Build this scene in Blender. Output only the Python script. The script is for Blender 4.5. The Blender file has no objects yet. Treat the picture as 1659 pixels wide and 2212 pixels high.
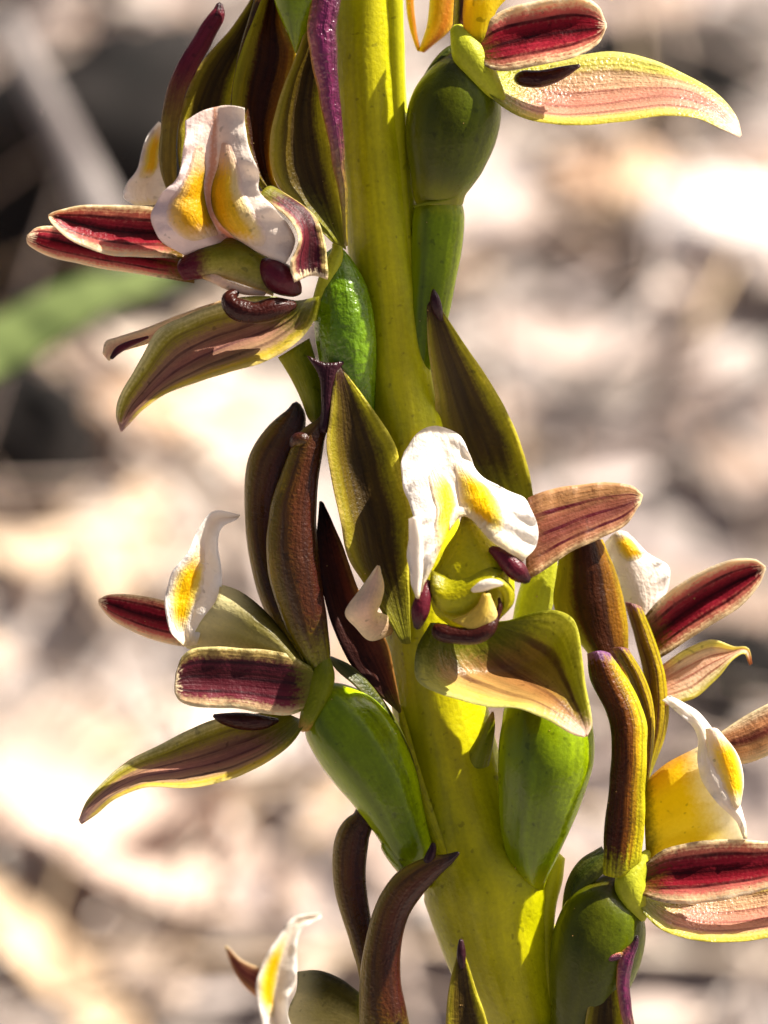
import bpy, math, random
import numpy as np
from mathutils import Vector, noise as mnoise

# ------------------------------------------------------------------ units, camera, light
# 1 unit = 1 cm.  The flower spike fills a frame about 4.4 cm tall, 15 cm from the lens.
sc = bpy.context.scene
sc.unit_settings.system = 'METRIC'
sc.unit_settings.scale_length = 0.01
PITCH = math.radians(33)
DIST = 15.0
K = 0.002                                    # cm per traced unit at the stem's distance
FOCUS = np.array([0.0, 0.0, 17.0])
FWD = np.array([0.0, math.cos(PITCH), -math.sin(PITCH)])
UP = np.array([0.0, math.sin(PITCH), math.cos(PITCH)])
RIGHT = np.array([1.0, 0.0, 0.0])
CAM = FOCUS - FWD * DIST

cd = bpy.data.cameras.new('camera')
cam = bpy.data.objects.new('camera', cd)
sc.collection.objects.link(cam)
cam.location = CAM
cam.rotation_euler = (math.pi / 2 - PITCH, 0, 0)
cd.sensor_fit = 'VERTICAL'
cd.sensor_height = 24
cd.lens = 12 / (1106 * K / DIST)
cd.clip_start = 0.1
cd.clip_end = 5000
cd.dof.use_dof = True
cd.dof.focus_distance = DIST - 0.26
cd.dof.aperture_fstop = cd.lens * 1e-3 / (2 * 0.15)
sc.camera = cam

# direction to the sun in the camera's frame: from the upper right
sx, sy, sz = 0.59, -0.10, 0.80
to_sun = RIGHT * sx + FWD * sy + UP * sz
to_sun = to_sun / np.linalg.norm(to_sun)
sun_el = math.asin(to_sun[2])
sun_az = math.atan2(to_sun[0], to_sun[1])
w = bpy.data.worlds.new('World')
sc.world = w
w.use_nodes = True
wn = w.node_tree.nodes
sky = wn.new('ShaderNodeTexSky')
sky.sky_type = 'NISHITA'
sky.sun_disc = False
sky.sun_elevation = sun_el
sky.sun_rotation = sun_az
sky.air_density = 0.5
sky.dust_density = 5.0
sky.ozone_density = 0.3
wn['Background'].inputs['Strength'].default_value = 0.05
w.node_tree.links.new(sky.outputs[0], wn['Background'].inputs[0])
sd = bpy.data.lights.new('sun', 'SUN')
sd.energy = 5.0
sd.angle = math.radians(0.5)
sd.color = (1.0, 0.93, 0.82)
sun = bpy.data.objects.new('sun', sd)
sc.collection.objects.link(sun)
sun.rotation_euler = Vector(to_sun).to_track_quat('Z', 'Y').to_euler()
sun.location = Vector(to_sun) * 60

sc.view_settings.view_transform = 'Standard'
sc.view_settings.look = 'None'
sc.view_settings.gamma = 1
sc.view_settings.exposure = 1.3
sc.render.engine = 'CYCLES'
sc.cycles.use_denoising = True
sc.cycles.max_bounces = 10
sc.cycles.transmission_bounces = 8
sc.cycles.sample_clamp_indirect = 6

rng = random.Random(7)

def at(x, y, d):
    """traced point (x right, y down, d towards the viewer, all in units of 0.02 mm) -> world cm"""
    z = DIST - d * K
    return CAM + z * (FWD + (x - 829.5) * K / DIST * RIGHT + (1106 - y) * K / DIST * UP)

def ground_at(x, y, h=0.0):
    r = FWD + (x - 829.5) * K / DIST * RIGHT + (1106 - y) * K / DIST * UP
    return CAM + r * ((CAM[2] - h) / -r[2])

# ------------------------------------------------------------------ materials
def hexc(h):
    v = [int(h[i:i + 2], 16) / 255 for i in (0, 2, 4)]
    return tuple(c / 12.92 if c <= 0.04045 else ((c + 0.055) / 1.055) ** 2.4 for c in v) + (1,)

def col(c):
    return hexc(c) if isinstance(c, str) else tuple(c) + (1,)

MATS = {}

def tissue(name, across, base=None, tip=None, vein=None, rough=0.38, transl=0.3, bump=0.25, grain=70,
           mottle=0.22, spec=0.25, coat=0.0, tcol=None, wob=0.05, mask=None, streak=0.0, sss=0.0, stretch=(14, 3.5)):
    """plant tissue: colour ramp across the blade (UV x), its own colour at base and tip (UV y), veins, fine cells"""
    m = bpy.data.materials.new(name)
    m.use_nodes = True
    nt = m.node_tree
    N, L = nt.nodes, nt.links
    N.clear()
    def nd(t, **kw):
        n = N.new(t)
        for k_, v_ in kw.items():
            setattr(n, k_, v_)
        return n
    def math_(op, a, b=None, c=None, clamp=False):
        n = nd('ShaderNodeMath', operation=op, use_clamp=clamp)
        for i, v_ in enumerate((a, b, c)):
            if v_ is None:
                continue
            if isinstance(v_, (int, float)):
                n.inputs[i].default_value = v_
            else:
                L.new(v_, n.inputs[i])
        return n.outputs[0]
    def mix(f, a, b, mode='MIX'):
        n = nd('ShaderNodeMix', data_type='RGBA', blend_type=mode)
        for i, v_ in ((0, f), (6, a), (7, b)):
            if isinstance(v_, (int, float)):
                n.inputs[i].default_value = v_
            elif isinstance(v_, tuple):
                n.inputs[i].default_value = v_
            else:
                L.new(v_, n.inputs[i])
        return n.outputs[2]
    def smooth(v_, lo, hi):
        n = nd('ShaderNodeMapRange', interpolation_type='SMOOTHSTEP')
        L.new(v_, n.inputs[0])
        n.inputs[1].default_value = lo
        n.inputs[2].default_value = hi
        return n.outputs[0]
    uv = nd('ShaderNodeUVMap', uv_map='UVMap')
    sep = nd('ShaderNodeSeparateXYZ')
    L.new(uv.outputs[0], sep.inputs[0])
    tc = nd('ShaderNodeTexCoord')
    # noise stretched along the blade
    mp = nd('ShaderNodeMapping')
    L.new(uv.outputs[0], mp.inputs[0])
    mp.inputs['Scale'].default_value = (stretch[0], stretch[1], 1)
    n1 = nd('ShaderNodeTexNoise')
    L.new(mp.outputs[0], n1.inputs[0])
    n1.inputs['Scale'].default_value = 1.0
    n1.inputs['Detail'].default_value = 4
    n2 = nd('ShaderNodeTexNoise')
    L.new(tc.outputs['Object'], n2.inputs[0])
    n2.inputs['Scale'].default_value = 9
    n2.inputs['Detail'].default_value = 5
    n3 = nd('ShaderNodeTexNoise')
    L.new(tc.outputs['Object'], n3.inputs[0])
    n3.inputs['Scale'].default_value = grain
    n3.inputs['Detail'].default_value = 2
    wobble = math_('MULTIPLY_ADD', n1.outputs[0], 2 * wob, -wob)
    wobble = math_('ADD', wobble, math_('MULTIPLY_ADD', n3.outputs[0], 2.0 * wob, -1.0 * wob))
    u = math_('ADD', sep.outputs[0], wobble)
    v = math_('ADD', sep.outputs[1], math_('MULTIPLY', wobble, 1.2))
    rp = nd('ShaderNodeValToRGB')
    rp.color_ramp.interpolation = 'EASE'
    els = rp.color_ramp.elements
    while len(els) < len(across):
        els.new(0.5)
    for e, (p, c) in zip(els, across):
        e.position = p
        e.color = col(c)
    L.new(u, rp.inputs[0])
    c = rp.outputs[0]
    if mask:                                  # the ramp's pattern holds between v0 and v1 only, elsewhere the blade's own colour
        mc, v0, v1, v2, v3 = mask
        c = mix(math_('MULTIPLY', smooth(v, v0, v1), math_('SUBTRACT', 1.0, smooth(v, v2, v3))), col(mc), c)
    if vein:
        vc, vn, vs = vein
        ph = math_('MULTIPLY_ADD', sep.outputs[0], vn * 6.2832, math_('MULTIPLY', n1.outputs[0], 2.2))
        s = math_('SINE', ph)
        s = smooth(s, 0.55, 1.0)
        edge = math_('MULTIPLY', smooth(sep.outputs[0], 0.10, 0.25), smooth(math_('SUBTRACT', 1.0, sep.outputs[0]), 0.10, 0.25))
        s = math_('MULTIPLY', math_('MULTIPLY', s, edge), math_('MULTIPLY', n2.outputs[0], vs * 1.8), clamp=True)
        c = mix(s, c, col(vc))
    if base:
        bc, b0, b1 = base
        f = math_('SUBTRACT', 1.0, smooth(v, b0, b1))
        c = mix(f, c, col(bc))
    if tip:
        t_c, t0, t1 = tip
        c = mix(smooth(v, t0, t1), c, col(t_c))
    # mottling: cell-to-cell and patch-to-patch
    mo = math_('MULTIPLY_ADD', n2.outputs[0], 2 * mottle, 1 - mottle)
    mo = math_('MULTIPLY', mo, math_('MULTIPLY_ADD', n3.outputs[0], 1.6 * mottle, 1 - 0.8 * mottle))
    mo = math_('MULTIPLY', mo, math_('MULTIPLY_ADD', n1.outputs[0], 1.2 * mottle, 1 - 0.6 * mottle))
    n4 = nd('ShaderNodeTexNoise')
    L.new(tc.outputs['Object'], n4.inputs[0])
    n4.inputs['Scale'].default_value = 26
    n4.inputs['Detail'].default_value = 1
    mo = math_('MULTIPLY', mo, math_('MULTIPLY_ADD', smooth(n4.outputs[0], 0.68, 0.76), -0.35, 1.0))
    if streak:
        mo = math_('MULTIPLY', mo, math_('MULTIPLY_ADD', n1.outputs[0], 2.4 * streak, 1 - 1.2 * streak))
    hsv = nd('ShaderNodeHueSaturation')
    L.new(c, hsv.inputs['Color'])
    L.new(mo, hsv.inputs['Value'])
    c = hsv.outputs[0]
    p = nd('ShaderNodeBsdfPrincipled')
    L.new(c, p.inputs['Base Color'])
    rr = math_('MULTIPLY_ADD', n2.outputs[0], 0.25, rough - 0.12)
    L.new(rr, p.inputs['Roughness'])
    p.inputs['Specular IOR Level'].default_value = spec
    if sss:
        p.inputs['Subsurface Weight'].default_value = sss
        p.inputs['Subsurface Radius'].default_value = (1.0, 1.0, 0.15)
        p.inputs['Subsurface Scale'].default_value = 0.05
    p.inputs['Coat Weight'].default_value = coat
    p.inputs['Coat Roughness'].default_value = 0.25
    bm_ = nd('ShaderNodeBump')
    bm_.inputs['Strength'].default_value = bump
    bm_.inputs['Distance'].default_value = 0.012
    hgt = math_('ADD', n3.outputs[0], math_('MULTIPLY', n1.outputs[0], 1.5))
    L.new(hgt, bm_.inputs['Height'])
    L.new(bm_.outputs[0], p.inputs['Normal'])
    tr = nd('ShaderNodeBsdfTranslucent')
    if tcol:
        L.new(mix(0.6, c, col(tcol)), tr.inputs[0])
    else:
        L.new(c, tr.inputs[0])
    ms = nd('ShaderNodeMixShader')
    ms.inputs[0].default_value = transl
    L.new(p.outputs[0], ms.inputs[1])
    L.new(tr.outputs[0], ms.inputs[2])
    out = nd('ShaderNodeOutputMaterial')
    L.new(ms.outputs[0], out.inputs[0])
    MATS[name] = m
    return m

OLIVE, GOLD = '5a5418', 'a89a20'
tissue('stem', [(0, '9ca402'), (0.25, '929202'), (0.40, 'a8a202'), (0.52, 'b8b002'), (0.62, 'c2c004'), (0.75, 'cad008'), (1, 'aab204')],  # ramp brightens towards the right: the sunlit side painted into the colour
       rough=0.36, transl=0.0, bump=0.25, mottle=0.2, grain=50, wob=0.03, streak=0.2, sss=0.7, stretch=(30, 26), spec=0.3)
tissue('ridge', [(0, 'b4b208'), (0.5, 'c4c010'), (1, 'b4b208')], rough=0.4, transl=0.25, bump=0.1)
tissue('ovary', [(0, '88980a'), (0.28, '7c8a04'), (0.42, '627404'), (0.55, '6c8004'), (0.7, '90a604'), (1, 'a2b408')], base=('a8a806', 0.0, 0.2),  # front darkened, right side brightened: fall of light painted in
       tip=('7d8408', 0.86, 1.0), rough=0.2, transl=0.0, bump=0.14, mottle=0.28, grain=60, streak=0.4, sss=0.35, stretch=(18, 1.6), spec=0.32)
tissue('ovary_olive', [(0, '6c7402'), (0.3, '545a04'), (0.45, '444802'), (0.6, '4c5602'), (0.75, '687602'), (1, '728002')], base=('7c7c0a', 0.0, 0.25),  # same painted shade, darkest where the ovary faces the viewer
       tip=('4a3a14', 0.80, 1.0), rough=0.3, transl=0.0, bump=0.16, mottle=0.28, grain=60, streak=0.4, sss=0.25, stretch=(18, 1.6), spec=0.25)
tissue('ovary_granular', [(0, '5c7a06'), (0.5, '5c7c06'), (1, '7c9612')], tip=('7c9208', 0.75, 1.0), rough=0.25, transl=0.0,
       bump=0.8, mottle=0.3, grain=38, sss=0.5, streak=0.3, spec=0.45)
tissue('sepal_olive', [(0, 'c4ac50'), (0.08, '96881a'), (0.24, '5e4c0a'), (0.5, '3e2c08'), (0.72, '54400a'), (0.90, 'aaa010'), (1, 'd0c43c')],
       base=('4a2c1e', 0.0, 0.10), tip=('7c7a18', 0.72, 1.0), vein=('2e1c0a', 3, 0.55), streak=0.5, rough=0.45, transl=0.32, bump=0.4)
tissue('sepal_brown', [(0, 'aaa018'), (0.18, '988816'), (0.32, '50280a'), (0.65, '441e06'), (0.86, '86560c'), (1, 'aa8c18')],
       tip=('8a8420', 0.80, 1.0), vein=('2c1408', 3, 0.6), streak=0.5, rough=0.4, transl=0.4, bump=0.4)
tissue('sepal_rolled', [(0.0, '3a1c08'), (0.20, '8c7c12'), (0.32, '7a640c'), (0.44, '5a3a0a'), (0.54, '4a240a'), (0.68, '34100a'), (1, '2c0c08')],
       base=('220808', 0.0, 0.14), tip=('86800e', 0.74, 1.0), vein=('240c06', 7, 0.4), rough=0.3, transl=0.06, bump=0.4, mottle=0.3, streak=0.5, stretch=(20, 4), spec=0.4)
tissue('sepal_backlit', [(0.0, '8a7010'), (0.3, '7a4e0a'), (0.5, '96700c'), (0.64, 'b49a12'), (1, 'baa818')],  # brown sepal colours brightened to gold to imitate light from behind
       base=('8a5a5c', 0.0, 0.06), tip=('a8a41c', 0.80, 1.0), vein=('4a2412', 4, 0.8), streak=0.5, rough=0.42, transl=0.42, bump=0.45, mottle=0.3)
tissue('sepal_edge_backlit', [(0.0, '3a160a'), (0.35, '50220a'), (0.52, '74400a'), (0.66, 'a8800e'), (0.8, 'c0b010'), (1, 'c6bc20')],  # backlit yellow edge and purple gleam at the top painted in
       base=('7a4a78', 0.0, 0.07), tip=('b8b41c', 0.88, 1.0), vein=('2a120c', 5, 0.6), streak=0.5, rough=0.38, transl=0.32, bump=0.5, mottle=0.3)
tissue('sepal_red', [(0, '3a1a14'), (0.4, '4a2015'), (0.75, '7a3a22'), (1, '9a6a2a')], base=('1c0a0c', 0.0, 0.3), tip=('6a5a1a', 0.85, 1.0),
       streak=0.5, rough=0.5, transl=0.3, bump=0.3)
tissue('purple_edge', [(0, '8a4a2c'), (0.28, 'c88a3c'), (0.38, '98484c'), (0.5, '70204a'), (0.7, '4a1230'), (1, '340e20')], base=('280c18', 0.0, 0.2), spec=0.6,
       tip=('a89428', 0.55, 0.95), rough=0.22, transl=0.1, bump=1.0, grain=40, mottle=0.3, coat=0.3)
tissue('maroon_edge', [(0, '6a2430'), (0.5, '6a1c2a'), (1, '4a1420')], base=('2c0c14', 0.0, 0.1), tip=('7d6a22', 0.35, 0.75), streak=0.5, rough=0.4, transl=0.15,
       bump=0.5)
tissue('petal', [(0, 'f2e2c2'), (0.07, 'ecd0a4'), (0.20, 'c86c60'), (0.34, '9c1c2c'), (0.52, '5c0a12'), (0.70, 'a02434'), (0.84, 'cc7a66'), (0.94, 'ecd2a4'), (1, 'f2e2ba')],  # brighter reds with sunlight painted in, for the sunlit petals
       base=('7a5a14', 0.02, 0.22), tip=('eed8b4', 0.88, 0.98), vein=('34040a', 4, 0.8), streak=0.4, stretch=(20, 3), rough=0.32, transl=0.45, bump=0.28, mottle=0.22, wob=0.09)
tissue('petal_shaded', [(0, 'e4d4a4'), (0.06, 'd4b284'), (0.20, '702430'), (0.42, '4e0e1a'), (0.6, '3a080e'), (0.78, '561824'), (0.92, 'a48a4c'), (1, 'c8b878')],  # darker copy of the petal colours, shade painted in
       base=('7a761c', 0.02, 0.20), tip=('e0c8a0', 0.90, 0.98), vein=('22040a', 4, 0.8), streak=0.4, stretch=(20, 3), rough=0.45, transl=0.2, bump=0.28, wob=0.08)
tissue('petal_brown', [(0, 'd0a070'), (0.15, 'b98858'), (0.4, '9a5a44'), (0.6, '8a4a3c'), (0.85, 'b47a58'), (1, 'e4c898')], base=('8a5a3c', 0.0, 0.2),
       tip=('e2cfa0', 0.90, 1.0), vein=('5c1420', 4, 1.0), streak=0.4, stretch=(20, 3), rough=0.42, transl=0.4, bump=0.28, mottle=0.2)
tissue('petal_tan', [(0, 'ead6a8'), (0.3, 'cf9c66'), (0.5, '7a3a2c'), (0.7, 'c98f60'), (1, 'ecd9b0')], streak=0.4, stretch=(20, 3), rough=0.4, transl=0.35, bump=0.4)
tissue('cream_fold', [(0, 'f0dcb8'), (0.5, 'e6c4a8'), (1, 'f0d8a8')], base=('c8a060', 0, .2), rough=0.4, transl=0.3, bump=0.3)
tissue('dorsal', [(0, 'ecd880'), (0.08, 'd8c044'), (0.18, 'ba9870'), (0.45, 'b07e6c'), (0.66, 'b48c68'), (0.82, 'b8ac2c'), (1, 'e8e0a8')],
       base=('8c8a10', 0.04, 0.22), tip=('b28a80', 0.90, 1.0), vein=('4c2430', 5, 0.65), streak=0.4, stretch=(20, 3), rough=0.34, transl=0.42, bump=0.28, mottle=0.2, spec=0.4)
tissue('dorsal_pale', [(0, 'd8cc48'), (0.10, 'e4cf70'), (0.22, 'd2a084'), (0.5, 'c98e78'), (0.75, 'd8b48c'), (0.9, 'cfc85c'), (1, 'dcd678')],
       base=('a8a818', 0.05, 0.25), tip=('e8d0b8', 0.85, 0.98), vein=('8a4440', 5, 0.6), streak=0.4, stretch=(20, 3), rough=0.26, transl=0.4, bump=0.6, mottle=0.15, spec=0.6)
tissue('dorsal_backlit', [(0, 'e8dc60'), (0.12, 'f0e4b4'), (0.3, 'e8c8a8'), (0.5, 'e0b898'), (0.75, 'eed8b4'), (0.9, 'e8dc78'), (1, 'ece090')],  # dorsal sepal colours made paler to imitate light from behind
       base=('d8a078', 0.0, 0.2), tip=('b8703c', 0.86, 0.97), vein=('a86450', 5, 0.8), streak=0.4, stretch=(20, 3), rough=0.35, transl=0.5, bump=0.4, mottle=0.12)
tissue('dorsal_front', [(0, 'dcd680'), (0.08, 'd2ca62'), (0.2, 'c09a58'), (0.5, '9a6c3c'), (0.72, 'a28830'), (0.86, 'aaa818'), (1, 'd0cc48')],
       base=('70740c', 0.08, 0.30), tip=('e0c0a8', 0.80, 0.98), vein=('54301f', 4, 0.7), streak=0.4, stretch=(20, 3), rough=0.34, transl=0.38, bump=0.28, mottle=0.2)
tissue('white_lip', [(0, 'f6f0ea'), (0.5, 'f4e8d8'), (1, 'f6f2ec')], tip=('ecdcb0', 0.88, 1.0), rough=0.45, transl=0.35, bump=0.4, mottle=0.05, tcol='fff4e4')
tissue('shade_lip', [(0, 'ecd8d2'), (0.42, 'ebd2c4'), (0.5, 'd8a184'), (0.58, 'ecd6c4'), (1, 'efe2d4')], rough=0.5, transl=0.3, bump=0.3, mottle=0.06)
tissue('callus', [(0, 'f5eadc'), (0.28, 'f4d850'), (0.40, 'f4c400'), (0.64, 'f4c000'), (0.78, 'f4d850'), (1, 'f5eadc')], base=('f4e2cc', 0.04, 0.34), tip=('f4e6c4', 0.76, 0.97), rough=0.45, transl=0.35, bump=0.5, mottle=0.10)
tissue('callus_ochre', [(0, 'ecd6cc'), (0.20, 'e6bc60'), (0.38, 'd8a206'), (0.66, 'c89804'), (0.86, 'a88a06'), (1, '8a7c10')], base=('e8c4a8', 0.04, 0.34), tip=('e6cca8', 0.76, 0.97), rough=0.45, transl=0.3, bump=0.5, mottle=0.15)
tissue('callus_ochre_right', [(0, '8a7c10'), (0.14, 'b49008'), (0.36, 'e0ac06'), (0.60, 'f0c420'), (0.78, 'f0d890'), (1, 'ecd8cc')], base=('e8c4a8', 0.04, 0.34), tip=('ecd8c0', 0.76, 0.97), rough=0.45, transl=0.3, bump=0.5, mottle=0.15)
tissue('lip_base', [(0, '3c3410'), (0.25, '645a1c'), (0.6, 'aca058'), (1, 'dccf98')], base=('d4c890', 0.0, 0.42), tip=('7a7a1c', 0.80, 1.0), rough=0.45, transl=0.3, bump=0.3)
tissue('lip_base_glow', [(0, 'e0b048'), (0.10, 'f0cc20'), (0.40, 'f8e010'), (1, 'f8e848')], tip=('fdf8e0', 0.50, 0.95), base=('9a8c08', 0.0, 0.20), mottle=0.08,  # yellow running to white imitates sun glowing through the hood
       rough=0.4, transl=0.65, bump=0.3)
tissue('column_side', [(0, '6e6606'), (0.5, '7e7608'), (0.75, 'a09438'), (1, 'd0b878')], base=('5c1420', 0.16, 0.36), rough=0.36, transl=0.15, bump=0.35)
tissue('column', [(0, '948e08'), (0.35, 'a8a206'), (0.5, 'beb208'), (0.7, 'c8c018'), (1, 'b8b010')], base=('6e660a', 0.0, 0.2), rough=0.33, transl=0.2, bump=0.35)
tissue('maroon_lobe', [(0, '4a101c'), (0.5, '601c28'), (1, '3c0c18')], tip=('26080e', 0.6, 1.0), rough=0.3, transl=0.12, bump=0.3)
tissue('anther', [(0, '260a06'), (0.5, '361008'), (1, '1e0604')], rough=0.3, transl=0.02, bump=0.4, mottle=0.3)
tissue('stigma', [(0, 'd8b848'), (0.5, 'e2c050'), (1, 'e8d080')], rough=0.3, transl=0.25, bump=0.3)
tissue('bract', [(0, '9a9610'), (0.2, '848604'), (0.6, '788004'), (1, '909008')], tip=('b08a3c', 0.80, 1.0), rough=0.42, transl=0.25, bump=0.35)
tissue('bract_dark', [(0, '5c5a2a'), (0.4, '3c4416'), (0.7, '565a1c'), (1, '7a7c28')], rough=0.32, transl=0.18, bump=0.4)
tissue('maroon_tip', [(0, '34121a'), (0.5, '2c0e16'), (1, '3c1a20')], rough=0.3, transl=0.05, bump=0.4)
tissue('yellow_sheath', [(0, 'd8c838'), (0.4, 'd0a020'), (0.7, 'c07a18'), (1, 'd8b030')], rough=0.4, transl=0.45, bump=0.3)
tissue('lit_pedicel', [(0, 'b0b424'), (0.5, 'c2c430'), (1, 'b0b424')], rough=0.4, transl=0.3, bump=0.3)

# ------------------------------------------------------------------ mesh builders
def catmull(P, n, closed=False):
    P = np.asarray(P, float)
    if len(P) == 2:
        t = np.linspace(0, 1, n)[:, None]
        return P[0] * (1 - t) + P[1] * t
    ext = np.vstack([2 * P[0] - P[1], P, 2 * P[-1] - P[-2]])
    seg = np.linalg.norm(np.diff(P[:, :3], axis=0), axis=1) ** 0.7 + 1e-9
    s = np.concatenate([[0], np.cumsum(seg)])
    t = np.linspace(0, s[-1], n)
    i = np.clip(np.searchsorted(s, t, side='right') - 1, 0, len(P) - 2)
    f = ((t - s[i]) / seg[i])[:, None]
    p0, p1, p2, p3 = ext[i], ext[i + 1], ext[i + 2], ext[i + 3]
    return 0.5 * (2 * p1 + (p2 - p0) * f + (2 * p0 - 5 * p1 + 4 * p2 - p3) * f ** 2 + (3 * p1 - p0 - 3 * p2 + p3) * f ** 3)

def link(name, verts, faces, uvs, mat, parent, label=None):
    me = bpy.data.meshes.new(name)
    off = np.array(parent['origin'][:]) if parent is not None else np.zeros(3)
    me.from_pydata((verts - off).tolist(), [], faces)
    ul = me.uv_layers.new(name='UVMap')
    vi = np.empty(len(me.loops), dtype=np.int32)
    me.loops.foreach_get('vertex_index', vi)
    ul.data.foreach_set('uv', np.asarray(uvs, np.float32)[vi].ravel())
    me.polygons.foreach_set('use_smooth', [True] * len(me.polygons))
    me.materials.append(MATS[mat])
    o = bpy.data.objects.new(name, me)
    sc.collection.objects.link(o)
    if parent is not None:
        o.parent = parent
    if label:
        o['label'] = label
    return o

def sheet(parent, name, mat, rails, thick=5.0, nu=17, nv=40, ruffle=0.0, freq=5.0, jit=1.2, crump=0.0, label=None):
    """a blade lofted through several edge-to-edge rails; each rail = (depth or depth list, [(x, y), ...]) from base to tip"""
    R = []
    for d, pts in rails:
        pts = np.asarray(pts, float)
        ds = np.interp(np.linspace(0, 1, len(pts)), np.linspace(0, 1, np.size(d)), np.atleast_1d(d))
        R.append(catmull(np.column_stack([pts, ds]), nv))
    R = np.array(R)                                     # rails x nv x 3
    G = np.array([catmull(R[:, j], nu) for j in range(nv)])   # nv x nu x 3 traced coordinates
    u = np.linspace(0, 1, nu)
    v = np.linspace(0, 1, nv)
    e = np.abs(2 * u - 1)[None, :] * np.ones((nv, 1))
    seed = rng.random() * 100
    if ruffle or jit:
        ph = rng.random() * 6
        wv = np.sin(v[:, None] * freq * 6.283 + ph + 1.3 * np.sign(u - .5)[None, :]) + 0.6 * np.sin(v[:, None] * freq * 13.1 + ph * 2)
        G[:, :, 2] += ruffle * e ** 2 * wv
        for j in range(nv):
            for i in range(nu):
                q = Vector((G[j, i, 0] / 45 + seed, G[j, i, 1] / 45, seed))
                nv3 = mnoise.noise_vector(q)
                G[j, i] += np.array([nv3[0], nv3[1], 2.5 * nv3[2]]) * jit
                if crump:
                    G[j, i, 2] += crump * (mnoise.noise(Vector((G[j, i, 0] / 26, G[j, i, 1] / 26, seed))) + 0.5 * mnoise.noise(Vector((G[j, i, 0] / 11, G[j, i, 1] / 11, seed + 5))))
                if ruffle:
                    G[j, i, :2] += np.array([nv3[1], nv3[0]]) * ruffle * 0.6 * e[j, i] ** 3
    W = at_array(G)
    du = np.gradient(W, axis=1)
    dv = np.gradient(W, axis=0)
    n = np.cross(du, dv)
    n /= np.linalg.norm(n, axis=2, keepdims=True) + 1e-12
    t = thick * K * 0.5 * (0.12 + 0.88 * np.sqrt(np.clip(1 - e ** 4, 0, 1))) * np.sqrt(np.clip(np.minimum(v + 0.03, 1.03 - v) * 12, 0.05, 1))[:, None]
    A = W + n * t[:, :, None]
    B = W - n * t[:, :, None]
    verts = np.concatenate([A.reshape(-1, 3), B.reshape(-1, 3)])
    uu, vv = np.meshgrid(u, v)
    uv1 = np.column_stack([uu.ravel(), vv.ravel()])
    uvs = np.concatenate([uv1, uv1])
    M = nu * nv
    F = []
    for j in range(nv - 1):
        for i in range(nu - 1):
            a = j * nu + i
            F.append((a, a + 1, a + nu + 1, a + nu))
            F.append((M + a, M + a + nu, M + a + nu + 1, M + a + 1))
    for j in range(nv - 1):
        a = j * nu
        F.append((a, a + nu, M + a + nu, M + a))
        a = j * nu + nu - 1
        F.append((a, M + a, M + a + nu, a + nu))
    for i in range(nu - 1):
        F.append((i, M + i, M + i + 1, i + 1))
        a = (nv - 1) * nu + i
        F.append((a, a + 1, M + a + 1, M + a))
    o = link(name, verts, F, uvs, mat, parent, label)
    GRID[o.name] = (W, n, thick)
    return o

GRID = {}

def at_array(G):
    z = DIST - G[..., 2:3] * K
    return CAM + z * (FWD + (G[..., 0:1] - 829.5) * K / DIST * RIGHT + (1106 - G[..., 1:2]) * K / DIST * UP)

def tube(parent, name, mat, path, flat=1.0, n=28, m=48, ridges=0, ramp=0.0, jit=1.5, groove=None, label=None):
    """a solid of elliptical section along a path of (x, y, depth, radius); flat = depth radius / width radius"""
    C = catmull(np.asarray(path, float), m)
    P = at_array(C[:, :3])
    r = np.clip(C[:, 3], 0.6, None) * K * (DIST - C[:, 2] * K) / DIST
    T = np.gradient(P, axis=0)
    T /= np.linalg.norm(T, axis=1, keepdims=True)
    view = np.array(FWD)
    a = np.cross(T, view)
    a /= np.linalg.norm(a, axis=1, keepdims=True) + 1e-9
    b = np.cross(a, T)                                  # points away from the viewer or towards it
    s = np.sign((b @ view))[:, None]
    b = b * np.where(s == 0, 1, s)
    if (a @ RIGHT).mean() < 0 and abs((a @ RIGHT).mean()) > 0.15:
        a = -a
    th = np.linspace(0, 2 * math.pi, n + 1)
    verts, uvs, F = [], [], []
    seed = rng.random() * 50
    for j in range(m):
        for i in range(n + 1):
            # th = 0 behind, 0.25 at the left, 0.5 facing the viewer, 0.75 at the right
            k_ = 1.0
            if ridges:
                k_ += ramp * math.cos(ridges * th[i] + seed)
            if groove:
                k_ -= groove[1] * math.exp(-((i / n - groove[0]) / groove[2]) ** 2) * math.sin(math.pi * j / (m - 1)) ** 0.5
            q = P[j] + r[j] * k_ * (-math.sin(th[i]) * a[j] + math.cos(th[i]) * flat * b[j])
            nz = mnoise.noise_vector(Vector(q * 9 + seed))
            q = q + np.array(nz) * jit * K * min(1, r[j] / (12 * K))
            if i == n:
                q = verts[j * (n + 1)]
            verts.append(q)
            uvs.append((i / n, j / (m - 1)))
    for j in range(m - 1):
        for i in range(n):
            A = j * (n + 1) + i
            F.append((A, A + 1, A + n + 2, A + n + 1))
    for j, rev in ((0, True), (m - 1, False)):
        verts.append(P[j] + (T[j] * (1 if j else -1)) * r[j] * 0.6)
        uvs.append((0.5, j / (m - 1)))
        cidx = len(verts) - 1
        for i in range(n):
            A = j * (n + 1) + i
            F.append((A + 1, A, cidx) if rev else (A, A + 1, cidx))
    return link(name, np.array(verts), F, uvs, mat, parent, label)

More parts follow.
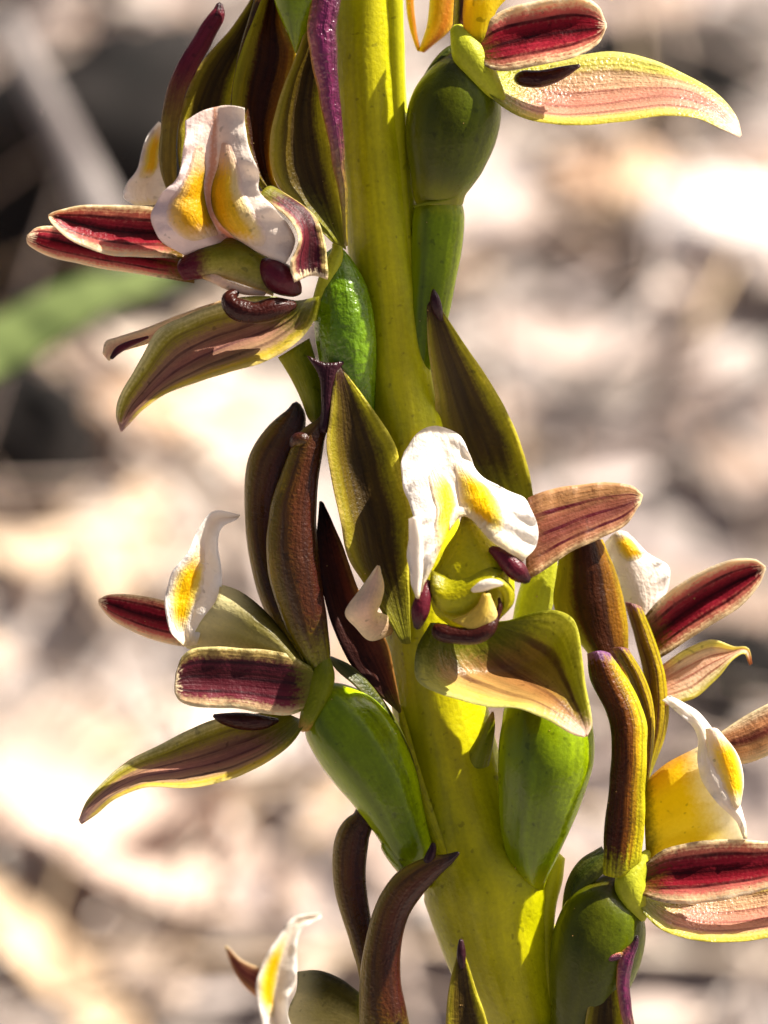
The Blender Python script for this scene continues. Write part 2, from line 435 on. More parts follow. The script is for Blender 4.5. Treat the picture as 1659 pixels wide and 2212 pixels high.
def patch(parent, name, mat, blade, u0, u1, v0, v1, bulge, side=1, taper=0.0):
    """a raised pad on part of a blade: grows out of its surface and runs out level with it at the rim"""
    W, n, th = GRID[blade.name]
    nvv, nuu = W.shape[:2]
    a, b = 15, 21
    verts, uvs, F = [], [], []
    for j in range(b):
        fv = j / (b - 1)
        y = (v0 + (v1 - v0) * fv) * (nvv - 1)
        for i in range(a):
            fu = i / (a - 1)
            cu, hw = (u0 + u1) / 2, (u1 - u0) / 2
            hw2 = hw * (1 - taper * (1 - fv)) * math.sin(math.pi * (0.06 + 0.88 * fv)) ** 0.45
            x = (cu + (2 * fu - 1) * hw2) * (nuu - 1)
            j0, i0 = min(int(y), nvv - 2), min(int(x), nuu - 2)
            p, q = y - j0, x - i0
            def bl(M):
                return (M[j0, i0] * (1 - p) * (1 - q) + M[j0 + 1, i0] * p * (1 - q) + M[j0, i0 + 1] * (1 - p) * q + M[j0 + 1, i0 + 1] * p * q)
            h = bulge * (math.sin(math.pi * fu) * math.sin(math.pi * fv)) ** 0.6 + th * 0.5 - 1.0
            if min(i, j, a - 1 - i, b - 1 - j) == 0:
                h = th * 0.2
            verts.append(bl(W) + side * bl(n) * h * K)
            uvs.append((fu, fv))
    for j in range(b - 1):
        for i in range(a - 1):
            A_ = j * a + i
            F.append((A_, A_ + 1, A_ + a + 1, A_ + a))
    return link(name, np.array(verts), F, uvs, mat, parent)

def group_empty(name, origin, parent=None, label=None):
    o = bpy.data.objects.new(name, None)
    sc.collection.objects.link(o)
    o.empty_display_size = 0.2
    po = np.array(parent['origin'][:]) if parent is not None else np.zeros(3)
    o.location = np.array(origin) - po
    o['origin'] = [float(c) for c in origin]
    if parent is not None:
        o.parent = parent
    if label:
        o['label'] = label
    return o

# ------------------------------------------------------------------ the setting: dry ground under the spike
def simple_mat(name, c1, c2, scale, rough=0.85, c3=None, detail=6, bump=0.3, island=False, transl=0.0):
    m = bpy.data.materials.new(name)
    m.use_nodes = True
    nt = m.node_tree
    N, L = nt.nodes, nt.links
    p = N['Principled BSDF']
    p.inputs['Roughness'].default_value = rough
    p.inputs['Specular IOR Level'].default_value = 0.2
    tc = N.new('ShaderNodeTexCoord')
    n = N.new('ShaderNodeTexNoise')
    n.inputs['Scale'].default_value = scale
    n.inputs['Detail'].default_value = detail
    L.new(tc.outputs['Object'], n.inputs[0])
    rp = N.new('ShaderNodeValToRGB')
    e = rp.color_ramp.elements
    e[0].position, e[1].position = 0.36, 0.64
    e[0].color, e[1].color = col(c1), col(c2)
    if c3:
        k_ = e.new(0.5)
        k_.color = col(c3)
    L.new(n.outputs[0], rp.inputs[0])
    cc = rp.outputs[0]
    if island:
        at_ = N.new('ShaderNodeAttribute')
        at_.attribute_name = 'tint'
        mx = N.new('ShaderNodeMix')
        mx.data_type = 'RGBA'
        mx.blend_type = 'MULTIPLY'
        mx.inputs[0].default_value = 1.0
        L.new(cc, mx.inputs[6])
        L.new(at_.outputs['Color'], mx.inputs[7])
        cc = mx.outputs[2]
    L.new(cc, p.inputs['Base Color'])
    b = N.new('ShaderNodeBump')
    b.inputs['Strength'].default_value = bump
    b.inputs['Distance'].default_value = 0.1
    L.new(n.outputs[0], b.inputs['Height'])
    L.new(b.outputs[0], p.inputs['Normal'])
    MATS[name] = m
    return m

simple_mat('soil', '80766f', 'c2b8b0', 0.45, c3='988e8a', bump=0.3)
simple_mat('litter', 'c6bcb4', 'f0e8e0', 1.2, island=True)
simple_mat('straw', 'b8aca0', 'ece4da', 1.5, island=True)
simple_mat('dark_wood', '0c0a09', '1f1a18', 1.5)
simple_mat('brown_wood', '4a3a30', '6e5a4c', 1.5)
simple_mat('grey_stalk', '6c6462', '98908c', 1.0)
simple_mat('green_leaf', '343f1a', '5a6638', 2.5, rough=0.9)
simple_mat('peach_leaf', 'b8967c', 'd4b69a', 0.8)
simple_mat('white_leaf', 'e8dcd4', 'fff8f4', 0.8)

def ground():
    n = 150
    t = np.linspace(-1, 1, n)
    c = np.sign(t) * (np.abs(t) ** 2.6) * 900
    X, Y = np.meshgrid(c, c + 20)
    Z = np.zeros_like(X)
    for j in range(n):
        for i in range(n):
            x, y = X[j, i], Y[j, i]
            Z[j, i] = 0.45 * mnoise.noise(Vector((x / 7, y / 7, 0))) + 0.15 * mnoise.noise(Vector((x / 2.2, y / 2.2, 4))) + \
                (3.0 * mnoise.noise(Vector((x / 60, y / 60, 9))) if abs(y) > 90 or abs(x) > 60 else 0) - 0.5
    V = np.column_stack([X.ravel(), Y.ravel(), Z.ravel()])
    F = [(j * n + i, j * n + i + 1, (j + 1) * n + i + 1, (j + 1) * n + i) for j in range(n - 1) for i in range(n - 1)]
    o = link('ground', V, F, np.column_stack([X.ravel() / 50, Y.ravel() / 50]), 'soil', None)
    o['kind'] = 'structure'
    o['label'] = 'pale dry sandy ground far behind the orchid, out of focus'
    o['category'] = 'ground'
ground()

def leaf_verts(cx, cy, cz, length, width, rz, tilt, curl, r):
    """one dry leaf, a curled pointed blade"""
    V, F = [], []
    nl, nw = 7, 3
    ca, sa = math.cos(rz), math.sin(rz)
    ct, st = math.cos(tilt), math.sin(tilt)
    for j in range(nl):
        f = j / (nl - 1)
        wd = width * (math.sin(math.pi * (0.06 + 0.9 * f)) ** 0.7) * 0.5
        for i in range(nw):
            s = i - 1
            lx = (f - 0.5) * length
            ly = s * wd
            lz = curl * width * abs(s) * 0.6 + curl * length * 0.5 * (f - 0.5) ** 2
            x2 = lx * ct - lz * st
            z2 = lx * st + lz * ct
            V.append((cx + x2 * ca - ly * sa, cy + x2 * sa + ly * ca, cz + z2))
    for j in range(nl - 1):
        for i in range(nw - 1):
            a = j * nw + i
            F.append((a, a + 1, a + nw + 1, a + nw))
    return V, F

def litter():
    r = random.Random(21)
    V, F, T = [], [], []
    tints_l = ['fff4e8', 'f8e8dc', 'f8e4cc', 'f0e0d4', 'fff8f2', 'f0d8ba', 'e8d6cc']
    tints_r = ['ccc4c6', 'b8b0b2', 'd4c8c4', 'c8b4a8', 'a49c9e', 'dcd4d4', '847c7c', 'bcaca6', '6c6464']
    for _ in range(3200):
        x = r.gauss(0, 22)
        y = 8 + r.random() ** 1.3 * 110
        big = r.random() < 0.35
        le = r.uniform(1.6, 4.2) if big else r.uniform(0.6, 1.8)
        wd = le * r.uniform(0.18, 0.5)
        z = 0.05 + r.random() * 0.45
        v, f = leaf_verts(x, y, z, le, wd, r.uniform(0, 6.28), r.gauss(0, 0.14), r.uniform(-0.35, 0.4), r)
        o = len(V)
        V += v
        F += [tuple(i + o for i in q) for q in f]
        T += [hexc(r.choice(tints_l if x + r.gauss(0, 2) < 0.0 and y < 36 else tints_r))] * len(v)
    for _ in range(1500):                                   # small flakes added for bokeh highlights, tinted brighter than white
        x, y = r.gauss(0, 16), 6 + r.random() ** 1.2 * 80
        le = r.uniform(0.12, 0.4)
        v, f = leaf_verts(x, y, 0.1 + r.random() * 0.6, le, le * 0.6, r.uniform(0, 6.28), r.gauss(0, 0.5), 0.2, r)
        o = len(V)
        V += v
        F += [tuple(i + o for i in q) for q in f]
        T += [(1.15, 1.1, 1.06, 1)] * len(v)
    me_ob = link('leaf_litter', np.array(V), F, np.zeros((len(V), 2)), 'litter', None)
    ca = me_ob.data.color_attributes.new('tint', 'FLOAT_COLOR', 'POINT')
    ca.data.foreach_set('color', np.array(T, np.float32).ravel())
    me_ob['kind'] = 'stuff'
    me_ob['label'] = 'pale dry leaf litter scattered over the ground, out of focus'
    me_ob['category'] = 'leaf litter'
litter()

def straws():
    """fine dry grass stems and leaf strands lying over and standing out of the litter"""
    r = random.Random(5)
    V, F, T = [], [], []
    tints = ['f4ece4', 'e8dcd4', 'd8ccc8', 'c8b8b0', '8c7e78', '5c504c', 'f0dcc0', 'e0d4d0', '4a403c']
    for _ in range(1700):
        x, y = r.gauss(0, 18), 10 + r.random() ** 1.2 * 95
        ln = r.uniform(2.5, 8)
        az = r.uniform(0, 6.28)
        el = abs(r.gauss(0.35, 0.5))
        rad = r.uniform(0.03, 0.10)
        bend = r.uniform(-0.5, 0.5)
        tc_ = hexc(r.choice(tints))
        o = len(V)
        n = 6
        for j in range(n):
            f = j / (n - 1)
            a2 = az + bend * f
            px = x + math.cos(a2) * math.cos(el) * ln * f
            py = y + math.sin(a2) * math.cos(el) * ln * f
            pz = 0.1 + math.sin(el) * ln * f * (1 - 0.3 * f)
            rr = rad * (1 - 0.6 * f)
            for k_ in range(4):
                th = k_ * math.pi / 2 + az
                V.append((px + rr * math.cos(th) * math.sin(a2 + 0.01), py - rr * math.cos(th) * math.cos(a2), pz + rr * math.sin(th)))
                T.append(tc_)
        for j in range(n - 1):
            for k_ in range(4):
                F.append((o + j * 4 + k_, o + j * 4 + (k_ + 1) % 4, o + j * 4 + 4 + (k_ + 1) % 4, o + j * 4 + 4 + k_))
    ob = link('dry_grass', np.array(V), F, np.zeros((len(V), 2)), 'straw', None)
    ca = ob.data.color_attributes.new('tint', 'FLOAT_COLOR', 'POINT')
    ca.data.foreach_set('color', np.array(T, np.float32).ravel())
    ob['kind'] = 'stuff'
    ob['label'] = 'fine dry grass stems strewn over the ground, out of focus'
    ob['category'] = 'dry grass'
straws()

def stalk(name, mat, pts, rad, label, cat, flat=1.0):
    """pts world points; a tapering stalk or blade"""
    pts = np.array(pts, float)
    C = catmull(pts, 24)
    V, F, U = [], [], []
    n = 10
    for j, p in enumerate(C):
        t = C[min(j + 1, 23)] - C[max(j - 1, 0)]
        t = t / np.linalg.norm(t)
        a = np.cross(t, [0.1, -0.6, 0.8])
        a /= np.linalg.norm(a)
        b = np.cross(t, a)
        rr = rad * (1 - 0.45 * j / 23)
        for i in range(n):
            th = 6.2832 * i / n
            V.append(p + rr * (math.cos(th) * a + math.sin(th) * b * flat))
            U.append((i / n, j / 23))
    for j in range(23):
        for i in range(n):
            F.append((j * n + i, j * n + (i + 1) % n, (j + 1) * n + (i + 1) % n, (j + 1) * n + i))
    F.append(tuple(range(n)))
    F.append(tuple(23 * n + i for i in range(n))[::-1])
    o = link(name, np.array(V), F, U, mat, None)
    o['label'] = label
    o['category'] = cat
    return o

def clump(name, mat, x, y, size, h, label, cat, seed, squash=0.5):
    """an irregular lump lying on the ground (stone, bark, leaf heap): centre traced in the photograph, size in cm"""
    r = random.Random(seed)
    c = ground_at(x, y, h * 0.5)
    V, F, U = [], [], []
    nl, ns = 16, 24
    for j in range(nl + 1):
        ph = math.pi * j / nl
        for i in range(ns):
            th = 6.2832 * i / ns
            q = Vector((math.sin(ph) * math.cos(th), math.sin(ph) * math.sin(th), math.cos(ph)))
            k_ = 1 + 0.35 * mnoise.noise(q * 1.6 + Vector((seed, 0, 0))) + 0.15 * mnoise.noise(q * 4 + Vector((seed, 3, 0)))
            V.append(c + np.array([q.x * size * k_, q.y * size * 0.8 * k_, q.z * h * 0.6 * k_]))
            U.append((i / ns, j / nl))
    for j in range(nl):
        for i in range(ns):
            F.append((j * ns + i, j * ns + (i + 1) % ns, (j + 1) * ns + (i + 1) % ns, (j + 1) * ns + i))
    o = link(name, np.array(V), F, U, mat, None)
    o['label'] = label
    o['category'] = cat
    return o

def along(x, y, z):
    """point seen at traced (x, y), z cm from the lens"""
    return CAM + z * (FWD + (x - 829.5) * K / DIST * RIGHT + (1106 - y) * K / DIST * UP)

stalk('grass_blade', 'green_leaf', [along(-260, 860, 24), along(0, 745, 25), along(190, 640, 26), along(370, 585, 28)], 0.27,
      'broad green grass blade slanting in from the left edge, out of focus', 'grass blade', 0.25)
stalk('dry_stalk', 'grey_stalk', [along(290, 600, 33), along(190, 400, 34), along(90, 200, 35), along(10, 40, 36)], 0.24,
      'grey dry stalk leaning at the upper left, out of focus', 'stalk')
stalk('dry_straw', 'grey_stalk', [along(1200, 960, 40), along(1330, 740, 40), along(1420, 600, 41), along(1500, 380, 43)], 0.07,
      'thin grey dry straw right of the stem, out of focus', 'straw')
clump('bark_piece', 'dark_wood', 250, 370, 2.4, 3.4, 'dark bark lying at the upper left beside the grey stalk, out of focus', 'bark', 3)
clump('bark_piece', 'dark_wood', 20, 950, 1.1, 1.8, 'dark bark at the left below the green grass blade, out of focus', 'bark', 5)
clump('bark_piece', 'brown_wood', 1260, 560, 0.5, 0.5, 'small dark bark piece right of the upper right ovary, out of focus', 'bark', 8)
clump('bark_piece', 'dark_wood', 1590, 1440, 0.8, 0.9, 'dark bark behind the right maroon petal, out of focus', 'bark', 11)
clump('bark_piece', 'dark_wood', 10, 440, 1.4, 2.2, 'dark bark at the left edge behind the grey stalk, out of focus', 'bark', 23)
clump('bark_piece', 'dark_wood', 1480, 130, 1.6, 1.0, 'dark bark in the upper right corner above the long sepal, out of focus', 'bark', 27)
clump('dry_leaf', 'peach_leaf', 290, 900, 0.8, 0.5, 'peach dry leaf below the upper left flower, out of focus', 'dry leaf', 14)
clump('dry_leaf', 'peach_leaf', 1290, 390, 1.2, 0.5, 'peach dry leaf below the long pale sepal at right, out of focus', 'dry leaf', 15)
clump('pale_stone', 'white_leaf', 1560, 480, 1.3, 0.9, 'bright pale stone at the right edge, out of focus', 'stone', 17)

# ------------------------------------------------------------------ the orchid
base_pt = at(1125, 2212, 0)
base_ground = np.array([base_pt[0] + 0.6, base_pt[1] + 0.5, -0.3])
orchid = group_empty('orchid', base_ground)
orchid['label'] = 'green and maroon orchid flower spike in sharp focus, white and yellow lips'
orchid['category'] = 'orchid'

def to_traced(p):
    r = np.array(p) - CAM
    z = r @ FWD
    return ((r @ RIGHT) / z * DIST / K + 829.5, 1106 - (r @ UP) / z * DIST / K, (DIST - z) / K)

low = at(1165, 2350, 0)
down = []
for f in (0.06, 0.15, 0.3, 0.5, 0.75, 1.0):
    q = to_traced(low + (base_ground - low) * f)
    down.append((q[0], q[1], q[2], 98 + 60 * f))
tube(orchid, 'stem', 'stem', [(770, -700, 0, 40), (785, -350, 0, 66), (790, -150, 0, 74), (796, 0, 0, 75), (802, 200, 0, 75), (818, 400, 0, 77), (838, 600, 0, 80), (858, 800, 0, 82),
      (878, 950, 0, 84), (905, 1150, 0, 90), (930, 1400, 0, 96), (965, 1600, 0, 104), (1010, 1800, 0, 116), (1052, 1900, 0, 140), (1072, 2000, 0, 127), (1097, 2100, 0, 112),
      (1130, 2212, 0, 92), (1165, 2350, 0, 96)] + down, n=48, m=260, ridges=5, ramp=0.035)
tube(orchid, 'stem_ridge', 'ridge', [(845, -120, 52, 16), (852, 0, 52, 17), (858, 200, 48, 16), (868, 400, 48, 14), (884, 560, 52, 10), (887, 700, 56, 7), (886, 850, 60, 6), (884, 960, 64, 6)], n=14, flat=0.7)
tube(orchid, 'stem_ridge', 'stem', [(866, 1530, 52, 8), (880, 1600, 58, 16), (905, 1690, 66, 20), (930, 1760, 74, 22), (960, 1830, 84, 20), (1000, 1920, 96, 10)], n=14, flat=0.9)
tube(orchid, 'stem_ridge', 'ridge', [(1200, 1850, 58, 22), (1190, 1900, 58, 26), (1180, 1960, 60, 22), (1180, 2030, 62, 18), (1187, 2110, 60, 18), (1206, 2200, 50, 18), (1235, 2320, 40, 14)], n=14, flat=0.9)

def LS(o):
    """which side of a blade faces out of the flower, towards the open"""
    W, n, t = GRID[o.name]
    return 1 if (n.reshape(-1, 3) @ FWD).mean() < 0 else -1

def flower(x, y, d, label):
    return group_empty('flower', at(x, y, d), orchid, label)

# ---- upper left flower, in half shade
A = flower(720, 600, 60, 'upper left flower in half shade, pinkish white lip with ochre centre')
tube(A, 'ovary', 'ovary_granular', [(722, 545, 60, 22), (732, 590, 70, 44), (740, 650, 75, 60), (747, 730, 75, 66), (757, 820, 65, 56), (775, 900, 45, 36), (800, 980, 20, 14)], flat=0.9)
tube(A, 'flower_base', 'lit_pedicel', [(725, 525, 90, 8), (728, 545, 95, 14), (712, 590, 96, 20), (690, 650, 92, 16), (680, 690, 92, 8)], n=16, m=20)
sheet(A, 'lateral_sepal', 'sepal_brown', [((110, 110, 120), [(580, -40), (548, 40), (512, 140), (501, 230), (516, 310), (552, 390), (598, 445)]),
      ((80, 75, 90), [(592, -40), (585, 50), (572, 140), (556, 230), (560, 310), (580, 390), (610, 445)]),
      ((105, 100, 100), [(604, -40), (612, 50), (640, 118), (618, 205), (590, 285), (588, 370), (622, 445)])])
sheet(A, 'lateral_sepal', 'sepal_olive', [((150, 165, 140), [(690, -50), (648, 95), (606, 205), (583, 300), (590, 380), (640, 445), (715, 520)]),
      ((140, 120, 110), [(705, -50), (680, 95), (655, 205), (655, 300), (670, 390), (700, 460), (735, 530)]),
      ((150, 140, 110), [(722, -50), (712, 95), (702, 200), (718, 320), (736, 420), (744, 490), (748, 540)])], thick=6.5)
tube(A, 'sepal_margin', 'purple_edge', [(722, -70, 160, 26), (704, 0, 172, 32), (696, 75, 180, 32), (704, 150, 178, 26), (714, 230, 172, 21), (726, 310, 164, 17), (737, 390, 154, 12), (745, 460, 140, 7), (748, 530, 130, 4)], n=18, flat=0.8, jit=4)
sheet(A, 'dorsal_sepal', 'dorsal', [((150, 200, 215), [(690, 640), (676, 700), (625, 752), (560, 784), (490, 806), (425, 826), (360, 850), (310, 884), (263, 931)]),
      ((70, 120, 195), [(640, 650), (590, 690), (530, 715), (470, 735), (410, 765), (360, 800), (315, 850), (280, 895), (262, 932)]),
      ((90, 140, 185), [(590, 640), (540, 640), (480, 652), (400, 682), (338, 715), (305, 775), (262, 850), (250, 895), (261, 932)])], ruffle=2, freq=3, thick=6.5)
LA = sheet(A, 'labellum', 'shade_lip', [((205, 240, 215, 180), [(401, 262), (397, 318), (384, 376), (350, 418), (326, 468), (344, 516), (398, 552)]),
      ((200, 225, 235, 190), [(436, 240), (422, 320), (405, 390), (398, 430), (402, 470), (425, 505), (455, 530)]),
      ((190, 190, 180, 150), [(474, 229), (458, 320), (446, 385), (448, 430), (458, 470), (480, 500), (508, 522)]),
      ((200, 215, 225, 190), [(502, 228), (498, 310), (500, 380), (508, 430), (520, 480), (545, 520), (560, 545)]),
      ((205, 235, 225, 200), [(527, 232), (534, 300), (557, 370), (562, 415), (598, 456), (636, 515), (614, 573)])], ruffle=7, freq=3, nu=33, nv=60, crump=2.5)
patch(A, 'callus', 'callus_ochre', LA, 0.06, 0.51, 0.20, 0.93, 12, side=LS(LA), taper=0.4)
patch(A, 'callus', 'callus_ochre_right', LA, 0.48, 0.90, 0.20, 0.94, 12, side=LS(LA), taper=0.4)
sheet(A, 'petal', 'petal', [((170, 190, 200), [(400, 560), (330, 556), (240, 551), (160, 523), (118, 490), (106, 472)]),
      ((130, 150, 180), [(400, 515), (320, 505), (240, 497), (165, 482), (120, 468), (105, 466)]),
      ((150, 165, 190), [(395, 455), (325, 446), (250, 443), (180, 443), (128, 454), (106, 464)])], ruffle=2)
sheet(A, 'petal', 'petal_shaded', [((200, 240, 230), [(556, 425), (618, 468), (645, 515), (626, 568), (636, 610)]),
      ((190, 200, 205), [(575, 405), (650, 455), (670, 510), (668, 565), (672, 596)]),
      ((160, 200, 210), [(592, 402), (676, 462), (702, 525), (709, 585), (708, 604)])], ruffle=3)
sheet(A, 'column', 'column_side', [((140, 150, 145), [(396, 556), (440, 524), (510, 514), (562, 534), (592, 572)]), ((185, 195, 180), [(384, 580), (440, 556), (508, 552), (562, 574), (596, 602)]), ((180, 185, 175), [(398, 606), (432, 602), (472, 600), (530, 616), (590, 640)])], nu=17, nv=34, thick=16, crump=4)
tube(A, 'column_lobe', 'maroon_lobe', [(566, 566, 170, 12), (584, 582, 185, 28), (606, 602, 190, 34), (634, 622, 180, 22), (648, 632, 170, 6)], n=20, m=24)
tube(A, 'rostellum', 'cream_fold', [(440, 598, 188, 5), (465, 603, 194, 10), (490, 615, 196, 10), (530, 628, 194, 9), (572, 634, 186, 5)], n=14, m=24)
tube(A, 'anther', 'anther', [(512, 628, 195, 8), (497, 645, 208, 18), (510, 666, 214, 25), (550, 676, 214, 24), (598, 666, 204, 24), (636, 658, 190, 10)], n=20, m=30)
sheet(A, 'bract', 'bract', [((70, 60, 55), [(600, 772), (630, 820), (652, 868), (666, 904), (684, 924)]), ((85, 80, 60), [(635, 750), (662, 805), (678, 860), (684, 902), (686, 923)]),
      ((60, 60, 55), [(668, 730), (688, 800), (700, 850), (702, 900), (688, 922)])], nv=24)

# ---- flower behind it, facing away to the left
H = flower(560, 420, -40, 'flower behind the upper left one, only its hood, lip edge and petal showing')
sheet(H, 'lateral_sepal', 'sepal_olive', [((-10, 20, 30), [(560, -30), (500, 60), (432, 140), (394, 230), (384, 320), (396, 410)]),
      ((-20, -10, 10), [(568, -30), (520, 80), (470, 170), (440, 250), (430, 330), (430, 410)]), ((0, 0, 10), [(580, -30), (538, 90), (510, 190), (498, 260), (490, 330), (470, 410)])], thick=6.5)
tube(H, 'sepal_margin', 'maroon_edge', [(474, 8, 40, 7), (468, 35, 44, 17), (440, 85, 46, 20), (404, 145, 48, 22), (376, 215, 50, 21), (364, 290, 50, 19), (362, 350, 45, 19), (372, 410, 35, 12)], n=18, flat=0.7, jit=3)
tube(H, 'lateral_sepal', 'sepal_rolled', [(570, -30, 40, 12), (545, 50, 55, 11), (522, 130, 60, 10), (508, 200, 62, 8), (500, 260, 60, 5)], n=14, flat=0.6)
LH = sheet(H, 'labellum', 'white_lip', [((-10, 0, 20), [(342, 262), (312, 305), (298, 360), (275, 395), (266, 425), (290, 443)]), ((-30, -30, -20), [(352, 268), (335, 320), (330, 370), (312, 400), (310, 425), (320, 442)]),
      (-40, [(365, 270), (365, 320), (362, 370), (358, 400), (356, 425), (356, 440)])], ruffle=4, nv=30)
patch(H, 'callus', 'callus', LH, 0.02, 0.75, 0.02, 0.62, 5, side=LS(LH))
sheet(H, 'petal', 'petal', [((60, 70, 80), [(420, 612), (300, 592), (200, 576), (112, 556), (64, 532), (57, 515)]), ((70, 85, 80), [(420, 580), (300, 560), (200, 540), (120, 524), (75, 514), (58, 512)]),
      ((60, 60, 70), [(410, 545), (300, 525), (200, 508), (130, 490), (80, 490), (59, 508)])], ruffle=2)
sheet(H, 'dorsal_sepal', 'cream_fold', [((60, 90, 100), [(500, 640), (400, 675), (310, 710), (255, 728), (228, 738), (222, 762)]), ((55, 70, 90), [(500, 655), (410, 692), (330, 724), (275, 740), (245, 750), (228, 772)]),
      ((60, 80, 100), [(500, 672), (415, 706), (340, 736), (290, 752), (258, 762), (236, 780)])], ruffle=1, thick=7)
tube(H, 'sepal_tip', 'maroon_lobe', [(320, 728, 100, 3), (282, 742, 106, 7), (255, 756, 110, 8), (240, 774, 110, 4)], n=12, m=16)

# ---- spike above the frame: base of the next flower
I = flower(640, -120, 120, 'green base of the flower above, cut by the top edge')
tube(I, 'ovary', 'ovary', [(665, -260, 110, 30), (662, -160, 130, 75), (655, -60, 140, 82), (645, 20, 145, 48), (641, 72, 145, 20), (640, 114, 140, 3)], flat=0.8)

# ---- upper right flower
B = flower(985, 200, 60, 'upper right flower facing right, red petal over a long pale pink sepal')
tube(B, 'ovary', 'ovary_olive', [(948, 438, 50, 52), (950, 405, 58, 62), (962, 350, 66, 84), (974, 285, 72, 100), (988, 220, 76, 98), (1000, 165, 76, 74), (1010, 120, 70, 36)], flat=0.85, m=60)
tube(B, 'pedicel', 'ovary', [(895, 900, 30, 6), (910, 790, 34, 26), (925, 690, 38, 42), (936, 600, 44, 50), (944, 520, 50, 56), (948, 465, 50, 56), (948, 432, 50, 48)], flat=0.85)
tube(B, 'joint', 'bract', [(893, 446, 84, 2), (915, 440, 95, 4), (950, 434, 97, 4), (985, 422, 90, 4), (1002, 408, 76, 2)], n=10, m=24)
tube(B, 'bract', 'bract_dark', [(1000, 95, 60, 8), (965, 120, 66, 14), (930, 165, 72, 14), (900, 230, 74, 12), (884, 300, 70, 6)], n=14, flat=1.4)
tube(B, 'flower_base', 'lit_pedicel', [(985, 60, 110, 14), (1010, 110, 120, 36), (1035, 150, 125, 34), (1060, 185, 130, 24), (1085, 215, 130, 10)], n=20, m=24)
sheet(B, 'lateral_sepal', 'sepal_rolled', [(90, [(975, 130), (976, 80), (980, 20), (985, -60)]), (110, [(988, 135), (992, 80), (995, 20), (1000, -60)]), (100, [(1000, 135), (1008, 80), (1012, 20), (1020, -60)])], nv=20)
sheet(B, 'labellum', 'lip_base_glow', [((120, 130), [(1005, 90), (1000, 40), (1005, -20), (1020, -80)]), ((140, 150), [(1035, 100), (1040, 50), (1050, -10), (1070, -80)]), ((130, 120), [(1062, 60), (1075, 20), (1110, -20), (1140, -80)])], nv=20)
sheet(B, 'petal', 'petal', [((130, 150, 120), [(1026, 88), (1078, 26), (1170, 0), (1250, -8), (1292, 12), (1308, 48)]), ((145, 130, 135), [(1018, 116), (1088, 92), (1170, 74), (1250, 62), (1300, 56), (1310, 54)]),
      ((150, 195, 170), [(1034, 138), (1086, 154), (1170, 140), (1240, 124), (1290, 96), (1308, 60)])], ruffle=2)
sheet(B, 'petal', 'petal', [((40, 30), [(1100, 0), (1200, -30), (1290, -20), (1322, 2)]), ((40, 30), [(1100, -20), (1200, -60), (1290, -40), (1322, 0)]), ((30, 20), [(1100, -50), (1200, -90), (1290, -60), (1322, -4)])], nv=20)
sheet(B, 'dorsal_sepal', 'dorsal_pale', [((130, 200, 170), [(1040, 168), (1062, 210), (1110, 246), (1180, 266), (1260, 270), (1350, 262), (1430, 250), (1505, 256), (1560, 280), (1599, 296)]),
      ((80, 70, 150), [(1060, 160), (1110, 190), (1170, 215), (1240, 222), (1310, 212), (1380, 200), (1450, 196), (1520, 216), (1570, 256), (1600, 294)]),
      ((40, 10, 120), [(1090, 140), (1150, 140), (1210, 128), (1270, 116), (1330, 112), (1400, 126), (1470, 155), (1540, 195), (1588, 245), (1602, 292)])], thick=7, nv=50)
tube(B, 'anther', 'anther', [(1116, 170, 120, 10), (1130, 170, 130, 18), (1165, 170, 140, 19), (1210, 158, 140, 15), (1252, 142, 130, 4)], n=18, m=24)

J = flower(900, 60, -60, 'orange bud behind the stem at the top edge, lit through')
sheet(J, 'lateral_sepal', 'yellow_sheath', [((-40, -60), [(902, 108), (884, 60), (877, 0), (876, -70)]), ((-35, -50), [(904, 110), (892, 60), (886, 0), (885, -70)]), ((-40, -60), [(908, 106), (899, 60), (894, 0), (894, -70)])], nv=18, nu=9)
sheet(J, 'lateral_sepal', 'yellow_sheath', [((-40, -60), [(904, 110), (922, 55), (928, 0), (930, -70)]), ((-25, -40), [(912, 112), (945, 60), (955, 0), (960, -70)]), ((-40, -60), [(918, 112), (975, 60), (985, 0), (990, -70)])], nv=18, nu=9)

# ---- middle flower, facing the viewer
C = flower(1010, 1320, 120, 'middle flower facing the viewer, bright white lip with two yellow pads')
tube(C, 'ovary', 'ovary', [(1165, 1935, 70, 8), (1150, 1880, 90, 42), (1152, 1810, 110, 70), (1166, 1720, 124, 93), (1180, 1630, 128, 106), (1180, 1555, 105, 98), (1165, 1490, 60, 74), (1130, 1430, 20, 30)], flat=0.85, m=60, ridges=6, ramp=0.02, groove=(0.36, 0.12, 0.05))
sheet(C, 'lateral_sepal', 'sepal_olive', [((130, 150, 160, 105), [(724, 796), (712, 900), (705, 955), (716, 1035), (736, 1130), (752, 1205), (796, 1275), (868, 1390)]), ((125, 92, 110, 100), [(732, 792), (752, 890), (765, 980), (785, 1070), (806, 1140), (820, 1210), (845, 1290), (878, 1392)]),
      ((120, 108, 108, 100), [(738, 794), (790, 862), (850, 952), (866, 1010), (888, 1090), (886, 1160), (884, 1240), (888, 1390)])], ruffle=2, thick=7)
sheet(C, 'sepal_tip', 'maroon_tip', [((125, 120), [(662, 768), (690, 815), (697, 870), (692, 935)]), ((128, 132), [(706, 784), (708, 820), (706, 870), (700, 935)]), ((120, 125), [(750, 778), (724, 812), (716, 870), (708, 935)])], nv=20, thick=14)
